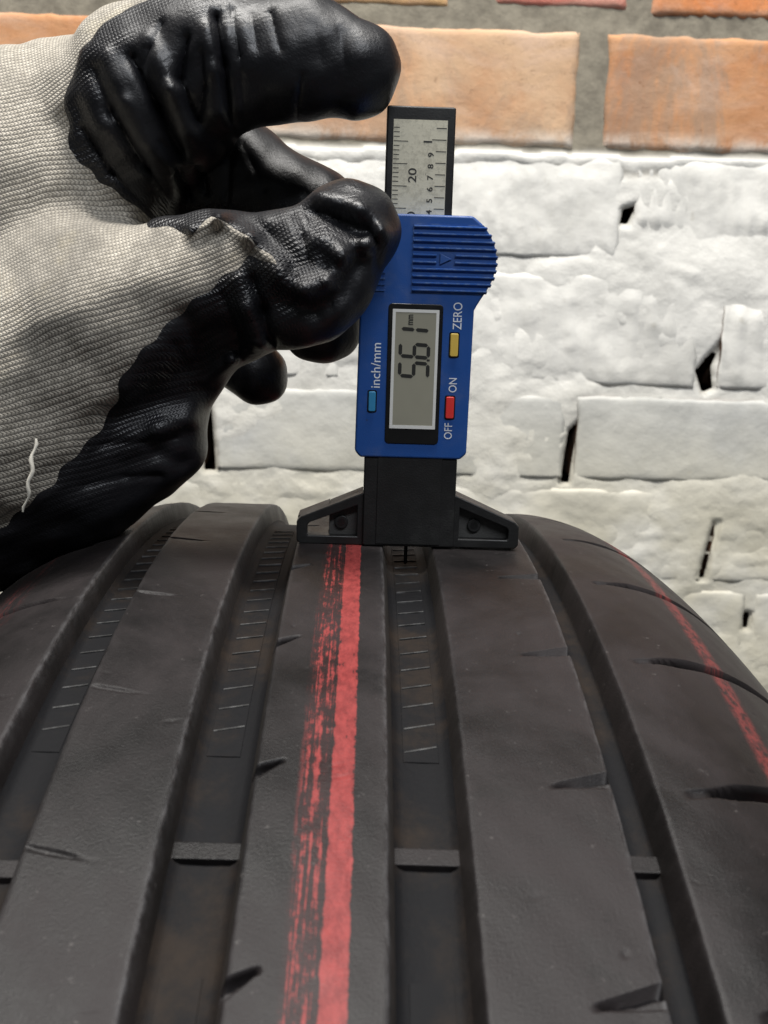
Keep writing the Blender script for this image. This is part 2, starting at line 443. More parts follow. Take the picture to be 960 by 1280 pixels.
tyre = empty('car_tyre')
tyre.matrix_world = Matrix.Rotation(0.0017, 4, 'Z') @ Matrix.Translation((0, 4.72 * MM, 0)) @ Matrix.Rotation(0.01143, 4, 'Y') @ Matrix.Translation((0, 0, -R0 * MM))
tag(tyre, 'worn black car tyre with red paint stripes along its grooved tread', 'tyre')

PITCH = 360 / 63
fine_rows = np.arange(0, 1230) * (PITCH / 150) - 27.0
coarse = np.arange(fine_rows[-1] + 0.8, 332.6, 0.9)
PHD = np.concatenate([fine_rows, coarse])
PH = np.radians(PHD)

def sstep(a, b, x):
    k = np.clip((x - a) / (b - a), 0, 1); return k * k * (3 - 2 * k)

def near_pitch(phi, ph0):
    return (phi - ph0 + PITCH / 2) % PITCH - PITCH / 2

def wedge(X, P, tip, edge, ph0, slope, wid, dep):
    """slot that opens towards the groove: steep deep far side, floor rising to a low near wall"""
    s = np.clip((X - tip) / (edge - tip), 0, 1.2)
    d = -near_pitch(P, ph0 + slope * (X - tip)) * 6.31      # mm below the far edge
    wl = wid * s ** 0.8 + 0.05
    slit = sstep(-0.02, 0.16, d) * (1 - sstep(0.85 + 0.6 * s, 1.05 + 0.75 * s, d)) * sstep(0.05, 0.5, s)
    shelf = sstep(0, 0.2, d) * (1 - sstep(wl - 0.1, wl + 0.22, d)) * (0.75 + 0.25 * d / wl)
    return np.maximum(dep * slit, 0.85 * sstep(0, 0.6, s) * shelf) * (s > 0)

def slot(X, P, x0, x1, ph0, slope, wid, dep, curve=0.0, fade=5.0):
    dist = np.abs(near_pitch(P, ph0 + slope * np.abs(X - x0) + curve * np.abs(X - x0) ** 2) * 6.31)
    lo, hi = min(x0, x1), max(x0, x1)
    along = (X > lo) * (X < hi)
    st = np.abs(X - x0)
    amp = 0.12 + 0.88 * sstep(fade * 0.8, fade * 1.5, st)
    wl = wid * (0.5 + 0.5 * sstep(fade * 0.8, fade * 2.2, st))
    tail = sstep(0, 1.5, st) * sstep(0, 3.0, np.abs(X - x1))
    return dep * amp * tail * along * (1 - sstep(wl * 0.35, wl * 0.5 + 0.12, dist))

def cut_A(X, P): return slot(X, P, -67, -112, -2.05, 0.01, 2.2, 2.6, 0.0006, 2.5)
def cut_B(X, P): return slot(X, P, -43.5, -55.5, -1.95, 0.035, 1.0, 0.42, 0, 3)
def cut_C(X, P): return wedge(-X, P, 20.6, 25.1, -4.25, -0.07, 2.7, 3.2)
def cut_D(X, P): return wedge(X, P, 17.6, 27.4, -4.95, 0.055, 3.2, 4.2)
def cut_E(X, P): return slot(X, P, 38.0, 93, 0.60, 0.035, 3.4, 4.2, 0.0008, 4.6)
def sh_A(X): return 0.01 * np.abs(X + 67) + 0.0006 * (X + 67) ** 2
def sh_B(X): return 0.035 * np.abs(X + 45.2)
def sh_C(X): return -0.07 * (-X - 20.6)
def sh_D(X): return 0.055 * (X - 17.6)
def sh_E(X): return 0.035 * np.abs(X - 38) + 0.0008 * (X - 38) ** 2
SHEAR = {'A': sh_A, 'B': sh_B, 'C': sh_C, 'D': sh_D, 'E': sh_E}

def dense(a, b, s): return list(np.linspace(a, b, max(2, int(round((b - a) / s)) + 1)))
RIBS = [('A', -118, -63.76, cut_A, dense(-117, -64.7, 1.0)),
        ('B', -54.42, -36.71, cut_B, dense(-53.6, -44, 0.5) + dense(-43, -37.5, 1.0)),
        ('C', -25.10, -5.67, cut_C, dense(-24.4, -19.5, 0.3) + dense(-18.5, -6.4, 1.0)),
        ('D', 5.72, 27.45, cut_D, dense(6.5, 16.5, 1.0) + dense(17.3, 26.8, 0.4)),
        ('E', 33.92, 96, cut_E, dense(34.8, 62, 0.5) + dense(62.8, 95, 0.8))]
DEEP = 6.6
for nm, xa, xb, cut, cols in RIBS:
    pre = [(xa - 1.5, DEEP + 1), (xa - 0.75, 3.0), (xa - 0.15, 0.9), (xa + 0.03, 0.2), (xa + 0.22, 0.03)]
    post = [(xb - 0.22, 0.03), (xb - 0.03, 0.2), (xb + 0.15, 0.9), (xb + 0.75, 3.0), (xb + 1.5, DEEP + 1)]
    if nm == 'A': pre = []
    if nm == 'E': post = []
    cx = np.array([p[0] for p in pre] + cols + [p[0] for p in post])
    cd = np.array([p[1] for p in pre] + [0.0] * len(cols) + [p[1] for p in post])
    X, P = np.meshgrid(cx, PHD, indexing='xy'); P = P + SHEAR[nm](np.clip(X, xa, xb))      # rows run along the slots
    Dp = np.broadcast_to(cd, X.shape)
    # slots are cut from the top down; below them the wall stays
    D = np.maximum(Dp, np.minimum(cut(X, P), Dp + 4.2))
    rs = np.random.RandomState(ord(nm))
    # slow waviness of worn rubber and small nicks
    wav = 0.06 * np.sin(P * 2.1 + X * 0.3 + rs.rand() * 6) * np.sin(X * 0.41 + P * 0.7)
    for _ in range(14):
        px, pp, rr, dd = rs.uniform(cx.min() + 1, cx.max() - 1), rs.uniform(-24, 8), rs.uniform(0.25, 0.4), rs.uniform(0.08, 0.3)
        D = D + dd * np.exp(-(((X - px) / rr) ** 2 + ((P - pp) * 6.31 / (rr * rs.uniform(0.7, 1.8))) ** 2))
    # uneven, slightly ragged groove edges
    Rr = R0 - drop(X) - D + wav
    edge_w = 0.03 * np.sin(P * 9 + rs.rand() * 6) * np.sin(P * 3.7 + 1) * np.exp(-np.minimum(np.abs(X - xa), np.abs(X - xb)) / 0.8)
    Vx = X + edge_w
    Vv = np.stack([Vx, Rr * np.sin(np.radians(P)), Rr * np.cos(np.radians(P))], -1).reshape(-1, 3)
    me = mesh_np('tread_rib', Vv, grid_quads(len(PHD), len(cx), wrap=True)[:, ::-1])
    set_uv(me, np.stack([X.ravel(), P.ravel() * 6.31], -1))
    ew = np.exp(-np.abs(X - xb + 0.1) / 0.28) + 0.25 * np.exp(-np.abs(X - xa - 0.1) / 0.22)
    set_attr(me, 'scuff_highlight', (ew * (Dp < 1.0)).ravel())
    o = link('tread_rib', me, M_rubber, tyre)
    o['label'] = {'A': 'left shoulder rib with faint red mark', 'B': 'smooth rib beside the left shoulder', 'C': 'middle rib with bold red stripe',
                  'D': 'rib with wedge notches right of the middle groove', 'E': 'right shoulder rib with long slots and thin red line'}[nm]

# groove floors
GRO = [(-63.76, -54.42), (-36.71, -25.10), (-5.67, 5.72), (27.45, 33.92)]
grow = np.concatenate([np.arange(-27.0, 20.0, 0.25), np.arange(20.0, 333.0, 1.0)])
for xa, xb in GRO:
    wd = xb - xa
    cx = np.array([xa - 0.4, xa + 0.9, xa + 1.6, xa + 2.4, xa + wd * 0.5, xb - 2.4, xb - 1.6, xb - 0.9, xb + 0.4])
    if wd < 8: cx = np.array([xa - .4, xa + .8, xa + 1.2, xa + 1.6, xa + wd * .5, xb - 1.6, xb - 1.2, xb - .8, xb + .4])
    cd = np.array([3.0, 4.6, 5.5, 5.95, 6.05, 5.95, 5.5, 4.6, 3.0])
    X, P = np.meshgrid(cx, grow, indexing='xy')
    Rr = R0 - drop(X) - np.broadcast_to(cd, X.shape)
    Vv = np.stack([X, Rr * np.sin(np.radians(P)), Rr * np.cos(np.radians(P))], -1).reshape(-1, 3)
    me = mesh_np('groove_floor', Vv, grid_quads(len(grow), len(cx), wrap=True)[:, ::-1])
    link('groove_floor', me, M_groove, tyre)

def polar_box(x0, x1, p0, p1, d0, d1, taper=0.15, skew=0.0):
    """block in a groove: from depth d1 (bottom) up to d0 (top), angles in degrees"""
    v = []
    for d, e in ((d1, 0.0), (d0, taper)):
        for xx, pp in ((x0 + e, p0 + e / 6.3), (x1 - e, p0 + e / 6.3), (x1 - e, p1 - e / 6.3), (x0 + e, p1 - e / 6.3)):
            r = R0 - float(drop(xx)) - d; a = math.radians(pp + skew * (xx - x0))
            v.append((xx, r * math.sin(a), r * math.cos(a)))
    f = [[4, 5, 6, 7], [0, 1, 5, 4], [1, 2, 6, 5], [2, 3, 7, 6], [3, 0, 4, 7]]
    return v, f

for gi, (xa, xb) in enumerate(GRO):
    mid = (xa + xb) / 2; wd = xb - xa
    tw = -17.95 if gi != 0 else -18.6
    v, f = polar_box(xa + 0.6, xb - 0.6, tw - 0.30, tw + 0.26, 4.9, 6.6, 0.2)
    o = link('wear_bar', mesh_np('wear_bar', v, f, False), M_rubber, tyre)
    bv = o.modifiers.new('b', 'BEVEL'); bv.width = 0.2 * MM; bv.segments = 2
    if gi == 3: continue
    x0, x1 = {0: (-61.6, -57.0), 1: (-34.0, -28.6), 2: (-2.9, 2.9)}[gi]
    for (pa, pb) in ((-14.6, 6.0), (-27.0, -21.1)):
        P_ = np.linspace(pa, pb, max(4, int((pb - pa) / 0.8)))
        vs = []; fs = []
        for k, pp in enumerate(P_):
            for xx, d in ((x0 - 0.1, 6.3), (x0 + 0.08, 5.84), (x1 - 0.08, 5.84), (x1 + 0.1, 6.3)):
                r = R0 - float(drop(xx)) - d; a = math.radians(pp); vs.append((xx, r * math.sin(a), r * math.cos(a)))
            if k:
                b = 4 * (k - 1)
                for c_ in range(3): fs.append([b + c_ + 1, b + c_, b + 4 + c_, b + 5 + c_])
        fs += [[0, 1, 2, 3], [len(vs) - 1, len(vs) - 2, len(vs) - 3, len(vs) - 4]]
        link('groove_panel', mesh_np('groove_panel', vs, fs, False), M_groove, tyre)
    ph = 4.9 + gi * 0.3
    while ph > -14.4:
        v, f = polar_box(x0 + 0.25, x1 - 0.2, ph - 0.035, ph + 0.035, 5.55 + 0.2 * max(0.0, min(1.0, (-9 - ph) / 5.5)) + 0.05 * rnd.random(), 6.1, 0.05, 0.05)
        link('groove_ridge', mesh_np('groove_ridge', v, f, False), M_edge, tyre)
        ph -= 0.985 + rnd.uniform(-0.02, 0.02)

# sidewalls and inside
def sidewall(sgn):
    if sgn > 0: prof = [(93.0, None), (95.5, None), (101, 56.5), (107, 70), (111.5, 86), (112.5, 100), (110, 114), (104, 128), (97, 138), (92, 140), (88, 136), (92, 118), (100, 95), (98, 70), (80, 42), (40, 20), (-11.6, 16)]
    else: prof = [(-115.5, None), (-118.2, None), (-124, 56.5), (-130, 70), (-134.7, 86), (-135.7, 100), (-133.2, 114), (-127, 128), (-120, 138), (-115, 140), (-111, 136), (-115, 118), (-123, 95), (-121, 70), (-103, 42), (-63, 20), (-11.6, 16)]
    rows = np.radians(np.arange(-27, 333, 1.0))
    P = []
    for k, (x, d) in enumerate(prof):
        if d is None: d = float(drop(x)) + (1.5 if k == 0 else 0.25)
        P.append((x, R0 - d))
    P = np.array(P)
    Vv = np.stack([np.broadcast_to(P[:, 0], (len(rows), len(P))), np.sin(rows)[:, None] * P[:, 1], np.cos(rows)[:, None] * P[:, 1]], -1)
    Q = grid_quads(len(rows), len(P), wrap=True)
    me = mesh_np('sidewall', Vv.reshape(-1, 3), Q[:, ::-1] if sgn > 0 else Q)
    X = np.broadcast_to(P[:, 0], (len(rows), len(P))).ravel()
    set_uv(me, np.stack([X, np.repeat(np.degrees(rows) * 6.31, len(P))], -1))
    link('sidewall', me, M_rubber, tyre)
sidewall(1); sidewall(-1)

# ================================================================== depth gauge
M_blue = plastic('blue_plastic', (0.012, 0.068, 0.27), 0.40, (0.13, 0.15, 0.19), 0.32, 0.04)
# rubbed corners and specks of tyre dust on the housing
_n = M_blue.node_tree; _b = _n.nodes['Principled BSDF']
bv = _n.nodes.new('ShaderNodeBevel'); bv.inputs['Radius'].default_value = 0.5 * MM; bv.samples = 4
ge = _n.nodes.new('ShaderNodeNewGeometry')
dt = _n.nodes.new('ShaderNodeVectorMath'); dt.operation = 'DOT_PRODUCT'
_n.links.new(bv.outputs[0], dt.inputs[0]); _n.links.new(ge.outputs['Normal'], dt.inputs[1])
mr = _n.nodes.new('ShaderNodeMapRange'); mr.inputs[1].default_value = 0.985; mr.inputs[2].default_value = 0.88; mr.inputs[3].default_value = 0; mr.inputs[4].default_value = 1
_n.links.new(dt.outputs['Value'], mr.inputs[0])
tc = _n.nodes.new('ShaderNodeTexCoord')
nz = _n.nodes.new('ShaderNodeTexNoise'); nz.inputs['Scale'].default_value = 700; nz.inputs['Detail'].default_value = 5; _n.links.new(tc.outputs['Object'], nz.inputs['Vector'])
m2 = _n.nodes.new('ShaderNodeMapRange'); m2.inputs[1].default_value = 0.45; m2.inputs[2].default_value = 0.62; _n.links.new(nz.outputs[0], m2.inputs[0])
mu = _n.nodes.new('ShaderNodeMath'); mu.operation = 'MULTIPLY'; _n.links.new(mr.outputs[0], mu.inputs[0]); _n.links.new(m2.outputs[0], mu.inputs[1])
sp_ = _n.nodes.new('ShaderNodeTexVoronoi'); sp_.inputs['Scale'].default_value = 420; _n.links.new(tc.outputs['Object'], sp_.inputs['Vector'])
m3 = _n.nodes.new('ShaderNodeMapRange'); m3.inputs[1].default_value = 0.16; m3.inputs[2].default_value = 0.08; _n.links.new(sp_.outputs['Distance'], m3.inputs[0])
nz2 = _n.nodes.new('ShaderNodeTexNoise'); nz2.inputs['Scale'].default_value = 130; _n.links.new(tc.outputs['Object'], nz2.inputs['Vector'])
m4 = _n.nodes.new('ShaderNodeMapRange'); m4.inputs[1].default_value = 0.58; m4.inputs[2].default_value = 0.70; _n.links.new(nz2.outputs[0], m4.inputs[0])
mu2 = _n.nodes.new('ShaderNodeMath'); mu2.operation = 'MULTIPLY'; _n.links.new(m3.outputs[0], mu2.inputs[0]); _n.links.new(m4.outputs[0], mu2.inputs[1])
old_ = _b.inputs['Base Color'].links[0].from_socket
def mixin(col, f, c_):
    k = _n.nodes.new('ShaderNodeMix'); k.data_type = 'RGBA'; _n.links.new(f, k.inputs[0]); _n.links.new(col, k.inputs[6]); k.inputs[7].default_value = (*c_, 1); return k.outputs[2]
_n.links.new(mixin(mixin(old_, mu.outputs[0], (0.12, 0.19, 0.34)), mu2.outputs[0], (0.03, 0.032, 0.04)), _b.inputs['Base Color'])
M_black = plastic('black_plastic', (0.009, 0.009, 0.009), 0.45, (0.07, 0.07, 0.065), 0.14, 0.05, 250)
M_pocket = plastic('lit_dusty_plastic', (0.045, 0.044, 0.042), 0.55, (0.12, 0.12, 0.11), 0.3, 0.08, 250)  # dusty black plastic, base made paler to paint light on the pocket floor
M_gloss_black = plastic('gloss_black', (0.008, 0.008, 0.008), 0.25, (0.1, 0.1, 0.1), 0.08, 0.01)
M_print_white = plastic('white_print', (0.72, 0.74, 0.76), 0.5)
M_lcd_frame = plastic('lcd_frame_white', (0.66, 0.66, 0.63), 0.4)
M_seg = plastic('lcd_segment', (0.022, 0.022, 0.02), 0.4)
M_btn_y = plastic('yellow_button', (0.62, 0.43, 0.08), 0.4, (0.3, 0.25, 0.1), 0.2)
M_btn_r = plastic('red_button', (0.66, 0.035, 0.03), 0.38)
M_btn_b = plastic('light_blue_button', (0.03, 0.22, 0.42), 0.4)
M_tick = plastic('etched_black', (0.03, 0.03, 0.028), 0.5)
t = NT('lcd_glass', 0.18, (0.29, 0.27, 0.21), spec=0.5); ob = t.obj()
t.color(t.mix(t.ramp(t.noise(ob, 60, 3), 0.3, 0.7), (0.27, 0.26, 0.205), (0.31, 0.30, 0.235)))
M_lcd = t.m
t = NT('speckled_steel', 0.42, (0.5, 0.49, 0.43), metal=0.25); ob = t.obj()
a = t.noise(ob, 700, 5, 0.7); b = t.noise(ob, 150, 5, 0.6)
c = t.mix(t.ramp(a, 0.42, 0.66), (0.72, 0.68, 0.54), (0.50, 0.47, 0.37))
c = t.mix(t.math('MULTIPLY', t.ramp(b, 0.55, 0.72), t.ramp(t.noise(ob, 2600, 3, 0.6), 0.5, 0.62)), c, (0.12, 0.12, 0.10))
t.color(c); t.rough(t.ramp(a, 0.3, 0.7, 0.34, 0.55)); t.bump(a, 0.03)
M_steel = t.m

gauge = empty('depth_gauge')
tag(gauge, 'blue and black digital depth gauge standing on the tyre tread, reading 5.61', 'gauge')
FY = -8.0            # front of the blue housing

# beam and scale
prism('beam', rect(-7.45, 7.35, -0.6, 95.8), -3.6, 1.4, M_black, gauge, 0.45)
prism('scale_plate', rect(-5.95, 5.65, 66, 93.0), -3.66, -3.0, M_steel, gauge)
parts = []
z = 74.62 - 0.928 * 5
k = -5
while z < 92.2:
    ln = 3.1 if k % 5 == 0 else 1.25
    parts.append(boxvf(-5.85, -5.85 + ln, -3.70, -3.655, z - 0.075, z + 0.075)); z += 0.928; k += 1
z = 74.65
k = 4
while z < 92.6:
    ln = 3.1 if k == 10 else 2.2
    parts.append(boxvf(5.5 - ln, 5.5, -3.70, -3.655, z - 0.08, z + 0.08)); z += 2.39; k += 1
link('scale_mark', join_meshes('scale_mark', parts), M_tick, gauge)
text('scale_numeral', '20', -0.75, -3.66, 79.95, 2.5, M_tick, gauge, 1.25, 0.03)
text('scale_numeral', '10', -0.75, -3.66, 70.9, 2.5, M_tick, gauge, 1.25, 0.03)
for i, ch in enumerate('4567891'):
    text('scale_numeral', ch, 2.85 if ch != '1' else 2.4, -3.66, 73.45 + 2.39 * i, 1.7 if ch != '1' else 2.6, M_tick, gauge, 1.15, 0.04)

# housing
R_ = [(11.6, 73.1), (13.6, 71.5)]
arc = [(15.2, 69.6), (16.4, 67.4), (17.0, 64.8), (17.0, 62.2), (16.4, 59.8), (15.3, 57.6), (13.9, 55.4)]
body = [(-11.3, 20.4), (11.0, 20.4), (12.4, 21.7), (12.7, 53.2), (13.2, 54.2)] + arc[::-1] + R_[::-1] + [(-8.6, 73.1), (-11.9, 70.0), (-12.2, 52.0), (-12.55, 21.8)]
prism('housing', body, FY, 4.6, M_blue, gauge, 0.55, 3)
# raised, ridged thumb grip
panel = [(-1.15, 56.6), (14.4, 56.6), (15.35, 57.9), (16.4, 60.0), (16.95, 62.3), (16.95, 64.7), (16.4, 67.2), (15.3, 69.3), (13.9, 71.2), (-1.15, 71.2)]
prism('grip_pad', panel, FY - 0.12, FY + 1, M_blue, gauge)
def arcx(z):
    zz = [56.0, 57.9, 60, 62.3, 64.7, 67.2, 69.3, 71.3]; xx = [14.1, 15.4, 16.45, 17.0, 17.0, 16.45, 15.35, 13.9]
    return float(np.interp(z, zz, xx))
for i in range(10):
    z = 57.25 + i * 1.48
    xe = arcx(z) + 0.35
    x0 = -1.0
    def ridge(xa, xb, cap):
        v = []
        for x, yy in ((xa, 0), (xb - 0.25, 0), (xb, 0.5)):
            y0 = FY - 0.1
            v += [(x, y0 + (3 if cap and yy else 0), z - 0.52), (x, y0 - 0.58 + yy * (1.0 if cap else 0.2), z - 0.10), (x, y0 - 0.58 + yy * (1.0 if cap else 0.2), z + 0.12), (x, y0 + (3 if cap and yy else 0), z + 0.30)]
        f = []
        for s in (0, 4):
            for c_ in range(3): f.append([s + c_, s + c_ + 4, s + c_ + 5, s + c_ + 1])
        f += [[3, 2, 1, 0], [8, 9, 10, 11]]
        return v, f
    if i in (4, 5):
        pr = [ridge(x0, 4.0, False), ridge(8.1, xe, True)]
    else:
        pr = [ridge(x0, xe, True)]
    pr.append(boxvf(arcx(z) - 1.5, xe, FY + 0.8, 4.0, z - 0.45, z + 0.25))
    o = link('grip_ridge', join_meshes('grip_ridge', pr), M_blue, gauge)
# little arrow emblem between the ridges, pointing right
prism('arrow_emblem', [(4.8, 62.7), (7.3, 63.9), (4.8, 65.1)], FY - 0.5, FY, M_blue, gauge, 0.12)
for i in range(4):
    z = 57.0 + 1.25 * i
    link('grip_ridge', join_meshes('grip_ridge', [boxvf(-11.6, -6.9, FY - 0.22, FY + 0.3, z - 0.22, z + 0.22)]), M_blue, gauge)

# display
def ring(name, o_, i_, y0, y1, mat, parent):
    """frame between two rectangles (x0,x1,z0,z1)"""
    a, b = rect(*o_), rect(*i_)
    V = []
    for y in (y0, y1):
        V += [(x, y, z) for x, z in a] + [(x, y, z) for x, z in b]
    Fc = []
    for k in range(4):
        j = (k + 1) % 4
        Fc += [[k, j, j + 4, k + 4], [8 + k, k, k + 4 + 0, 8 + k + 4][::-1] if False else [8 + k + 4, 8 + j + 4, 8 + j, 8 + k],
               [j, k, 8 + k, 8 + j], [k + 4, j + 4, 8 + j + 4, 8 + k + 4]]
    me = mesh_np(name, V, Fc, False)
    return link(name, me, mat, parent)
bez = prism('display_bezel', rrect(-5.95, 5.98, 23.7, 54.3, 0.9), FY - 0.25, FY + 0.5, M_gloss_black, gauge, 0.18)
ring('display_frame', (-5.0, 5.12, 27.1, 53.1), (-4.35, 4.5, 27.85, 52.45), FY - 0.33, FY - 0.2, M_lcd_frame, gauge)
lcd = prism('display_glass', rect(-4.36, 4.51, 27.84, 52.46), FY - 0.28, FY - 0.2, M_lcd, gauge)
SEG = {'5': 'afgcd', '6': 'afgedc', '1': 'bc'}
def digit(ch, z0, z1, xt, xb, sl=0.35):
    """seven-segment figure that reads upwards: its top is at x=xt, its foot at x=xb, its left at z0"""
    xm = (xt + xb) / 2; th = 0.80; g = 0.10
    def bar(p, q, flip=0):
        (xa, za), (xc, zc) = p, q
        dx, dz = xc - xa, zc - za; L = math.hypot(dx, dz); ux, uz = dx / L, dz / L; nx, nz = -uz, ux; h = th / 2
        P = [(xa + ux * g, za + uz * g), (xa + ux * (g + h) + nx * h, za + uz * (g + h) + nz * h), (xc - ux * (g + h) + nx * h, zc - uz * (g + h) + nz * h),
             (xc - ux * g, zc - uz * g), (xc - ux * (g + h) - nx * h, zc - uz * (g + h) - nz * h), (xa + ux * (g + h) - nx * h, za + uz * (g + h) - nz * h)]
        y = FY - 0.31
        return [(x, y, z + sl * (xm - x) / (xb - xt)) for x, z in P], [[0, 5, 4, 3, 2, 1]]
    S_ = {'a': ((xt, z0), (xt, z1)), 'g': ((xm, z0), (xm, z1)), 'd': ((xb, z0), (xb, z1)),
          'f': ((xt, z0), (xm, z0)), 'b': ((xt, z1), (xm, z1)), 'e': ((xm, z0), (xb, z0)), 'c': ((xm, z1), (xb, z1))}
    o = link('display_digit', join_meshes('display_digit', [bar(*S_[s]) for s in SEG[ch]]), M_seg, gauge)
digit('5', 38.6, 41.6, -3.1, 3.05)
digit('6', 42.9, 45.6, -3.1, 3.05)
digit('1', 46.0, 48.75, -3.1, 3.05)
link('display_point', join_meshes('display_point', [([(2.75, FY - 0.31, 42.0), (3.4, FY - 0.31, 42.0), (3.4, FY - 0.31, 42.45), (2.75, FY - 0.31, 42.45)], [[0, 1, 2, 3]])]), M_seg, gauge)
text('display_unit', 'mm', -0.55, FY - 0.30, 49.7, 2.1, M_seg, gauge, 0.72, 0.04)

# buttons and print
def button(name, x0, x1, z0, z1, mat):
    prism(name + '_well', rrect(x0 - 0.28, x1 + 0.28, z0 - 0.28, z1 + 0.28, 0.4), FY - 0.012, FY + 0.2, M_gloss_black, gauge)
    prism(name, rrect(x0, x1, z0, z1, 0.35), FY - 0.5, FY, mat, gauge, 0.18)
button('units_button', -9.75, -8.2, 30.7, 35.1, M_btn_b)
button('zero_button', 7.75, 9.5, 43.2, 48.2, M_btn_y)
button('power_button', 7.35, 9.15, 29.6, 34.4, M_btn_r)
text('button_lettering', 'inch/mm', -7.35, FY - 0.02, 35.75, 2.95, M_print_white, gauge, 0.98, 0.0)
text('button_lettering', 'ZERO', 10.05, FY - 0.02, 49.0, 2.75, M_print_white, gauge, 0.84, 0.0)
text('button_lettering', 'ON', 9.55, FY - 0.02, 35.3, 2.5, M_print_white, gauge, 0.84, 0.0)
text('button_lettering', 'OFF', 8.95, FY - 0.02, 24.9, 2.5, M_print_white, gauge, 0.84, 0.0)

# foot: collar and two wings
collar = [(-10.35, 0.25), (-9.8, 0.05), (10.1, 0.05), (10.5, 0.25), (10.5, 20.6), (-10.35, 20.6)]
prism('collar', collar, -7.4, 4.2, M_black, gauge, 0.5)
prism('collar_front', rect(-7.3, 7.2, 0.6, 20.6), -7.62, -7.3, M_black, gauge, 0.2)
def wing(s):
    fl = lambda P: [(s * x, z) for x, z in P] if s > 0 else [(s * x, z) for x, z in P][::-1]
    outer = [(10.2, 0.05), (24.6, 0.05), (25.3, 0.8), (25.3, 5.2), (24.4, 6.2), (10.2, 12.2)]
    inner = [(11.6, 2.0), (22.6, 2.0), (22.9, 2.4), (22.9, 4.3), (22.3, 5.0), (11.6, 9.2)]
    V = []; n = 6
    for y in (-6.6, -3.2):
        V += [(s * x, y, z) for x, z in outer] + [(s * x, y, z) for x, z in inner]
    Fc = []
    for k in range(n):
        j = (k + 1) % n
        Fc += [[k, j, j + n, k + n], [k + n, j + n, 2 * n + j + n, 2 * n + k + n], [j, k, 2 * n + k, 2 * n + j]]
    if s < 0: Fc = [q[::-1] for q in Fc]
    V2 = V; F2 = list(Fc)
    me = mesh_np('wing_frame', V2, F2, False)
    o = link('wing_frame', me, M_black, gauge)
    b = o.modifiers.new('bevel', 'BEVEL'); b.width = 0.4 * MM; b.segments = 2; b.limit_method = 'ANGLE'; b.angle_limit = math.radians(35)
    # web at the back of the pocket
    if s > 0:
        web = [(10.4, 0.3), (25.0, 0.3), (25.0, 5.4), (10.4, 11.9)]
    else:
        web = [(10.4, 0.3), (18.0, 0.3), (18.0, 8.6), (10.4, 11.9)]
    prism('wing_web', fl(web), -4.3, 3.6, M_pocket, gauge, 0.15)
    if s < 0:
        prism('wing_ledge', fl([(18.05, 0.1), (25.2, 0.1), (25.2, 2.0), (18.05, 2.0)]), -3.3, 3.6, M_black, gauge, 0.2)
        prism('wing_ledge', fl([(18.05, 7.0), (25.2, 4.6), (25.2, 5.8), (18.05, 8.8)]), -3.3, 3.6, M_black, gauge, 0.1)
    prism('screw_boss', [(s * 15.2 + 1.55 * math.cos(a * math.pi / 8), 4.9 + 1.55 * math.sin(a * math.pi / 8)) for a in range(16)], -5.0, -4.2, M_black, gauge, 0.2)
    prism('screw_recess', [(s * 15.2 + 0.9 * math.cos(a * math.pi / 8), 4.9 + 0.9 * math.sin(a * math.pi / 8)) for a in range(16)], -5.02, -4.6, M_gloss_black, gauge)
wing(1); wing(-1)
# measuring pin reaching down into the groove
prism('measuring_pin', rect(-0.45, 0.35, -5.6, 1.0), -1.0, 0.2, M_black, gauge, 0.3)

# ================================================================== gloved hand (signed distance field -> surface nets)
H = 0.5
LO = np.array([-172.0, -62.0, -40.0]); HI = np.array([4.0, 78.0, 128.0])
dims = np.ceil((HI - LO) / H).astype(int) + 1
gx = (LO[0] + H * np.arange(dims[0])).astype(np.float32)
gy = (LO[1] + H * np.arange(dims[1])).astype(np.float32)
gz = (LO[2] + H * np.arange(dims[2])).astype(np.float32)

def cone_sd(X, Y, Z, a, b, ra, rb):
    ax, ay, az = a; bx, by, bz = b
    dx, dy, dz = bx - ax, by - ay, bz - az
    l2 = dx * dx + dy * dy + dz * dz + 1e-9
    t_ = np.clip(((X - ax) * dx + (Y - ay) * dy + (Z - az) * dz) / l2, 0, 1)
    return np.sqrt((X - ax - t_ * dx) ** 2 + (Y - ay - t_ * dy) ** 2 + (Z - az - t_ * dz) ** 2) - (ra + (rb - ra) * t_)

def smin(a, b, k):
    h = np.clip(0.5 + 0.5 * (b - a) / k, 0, 1); return b + (a - b) * h - k * h * (1 - h)

def chain(F, pts, k):
    """pts: list of (point, radius); merges a tapered chain into the field F"""
    for (a, ra), (b, rb) in zip(pts[:-1], pts[1:]):
        m_ = max(ra, rb) + 14
        lo = np.minimum(a, b) - m_; hi = np.maximum(a, b) + m_
        i0 = np.clip(((lo - LO) / H).astype(int), 0, dims - 1); i1 = np.clip(((hi - LO) / H).astype(int) + 1, 1, dims)
        sl = tuple(slice(p, q_) for p, q_ in zip(i0, i1))
        X = gx[sl[0]][:, None, None]; Y = gy[sl[1]][None, :, None]; Z = gz[sl[2]][None, None, :]
        d = cone_sd(X, Y, Z, a, b, ra, rb).astype(np.float32)
        F[sl] = smin(F[sl], d, k)
    return F
def new_field(): return np.full(dims, 30.0, np.float32)

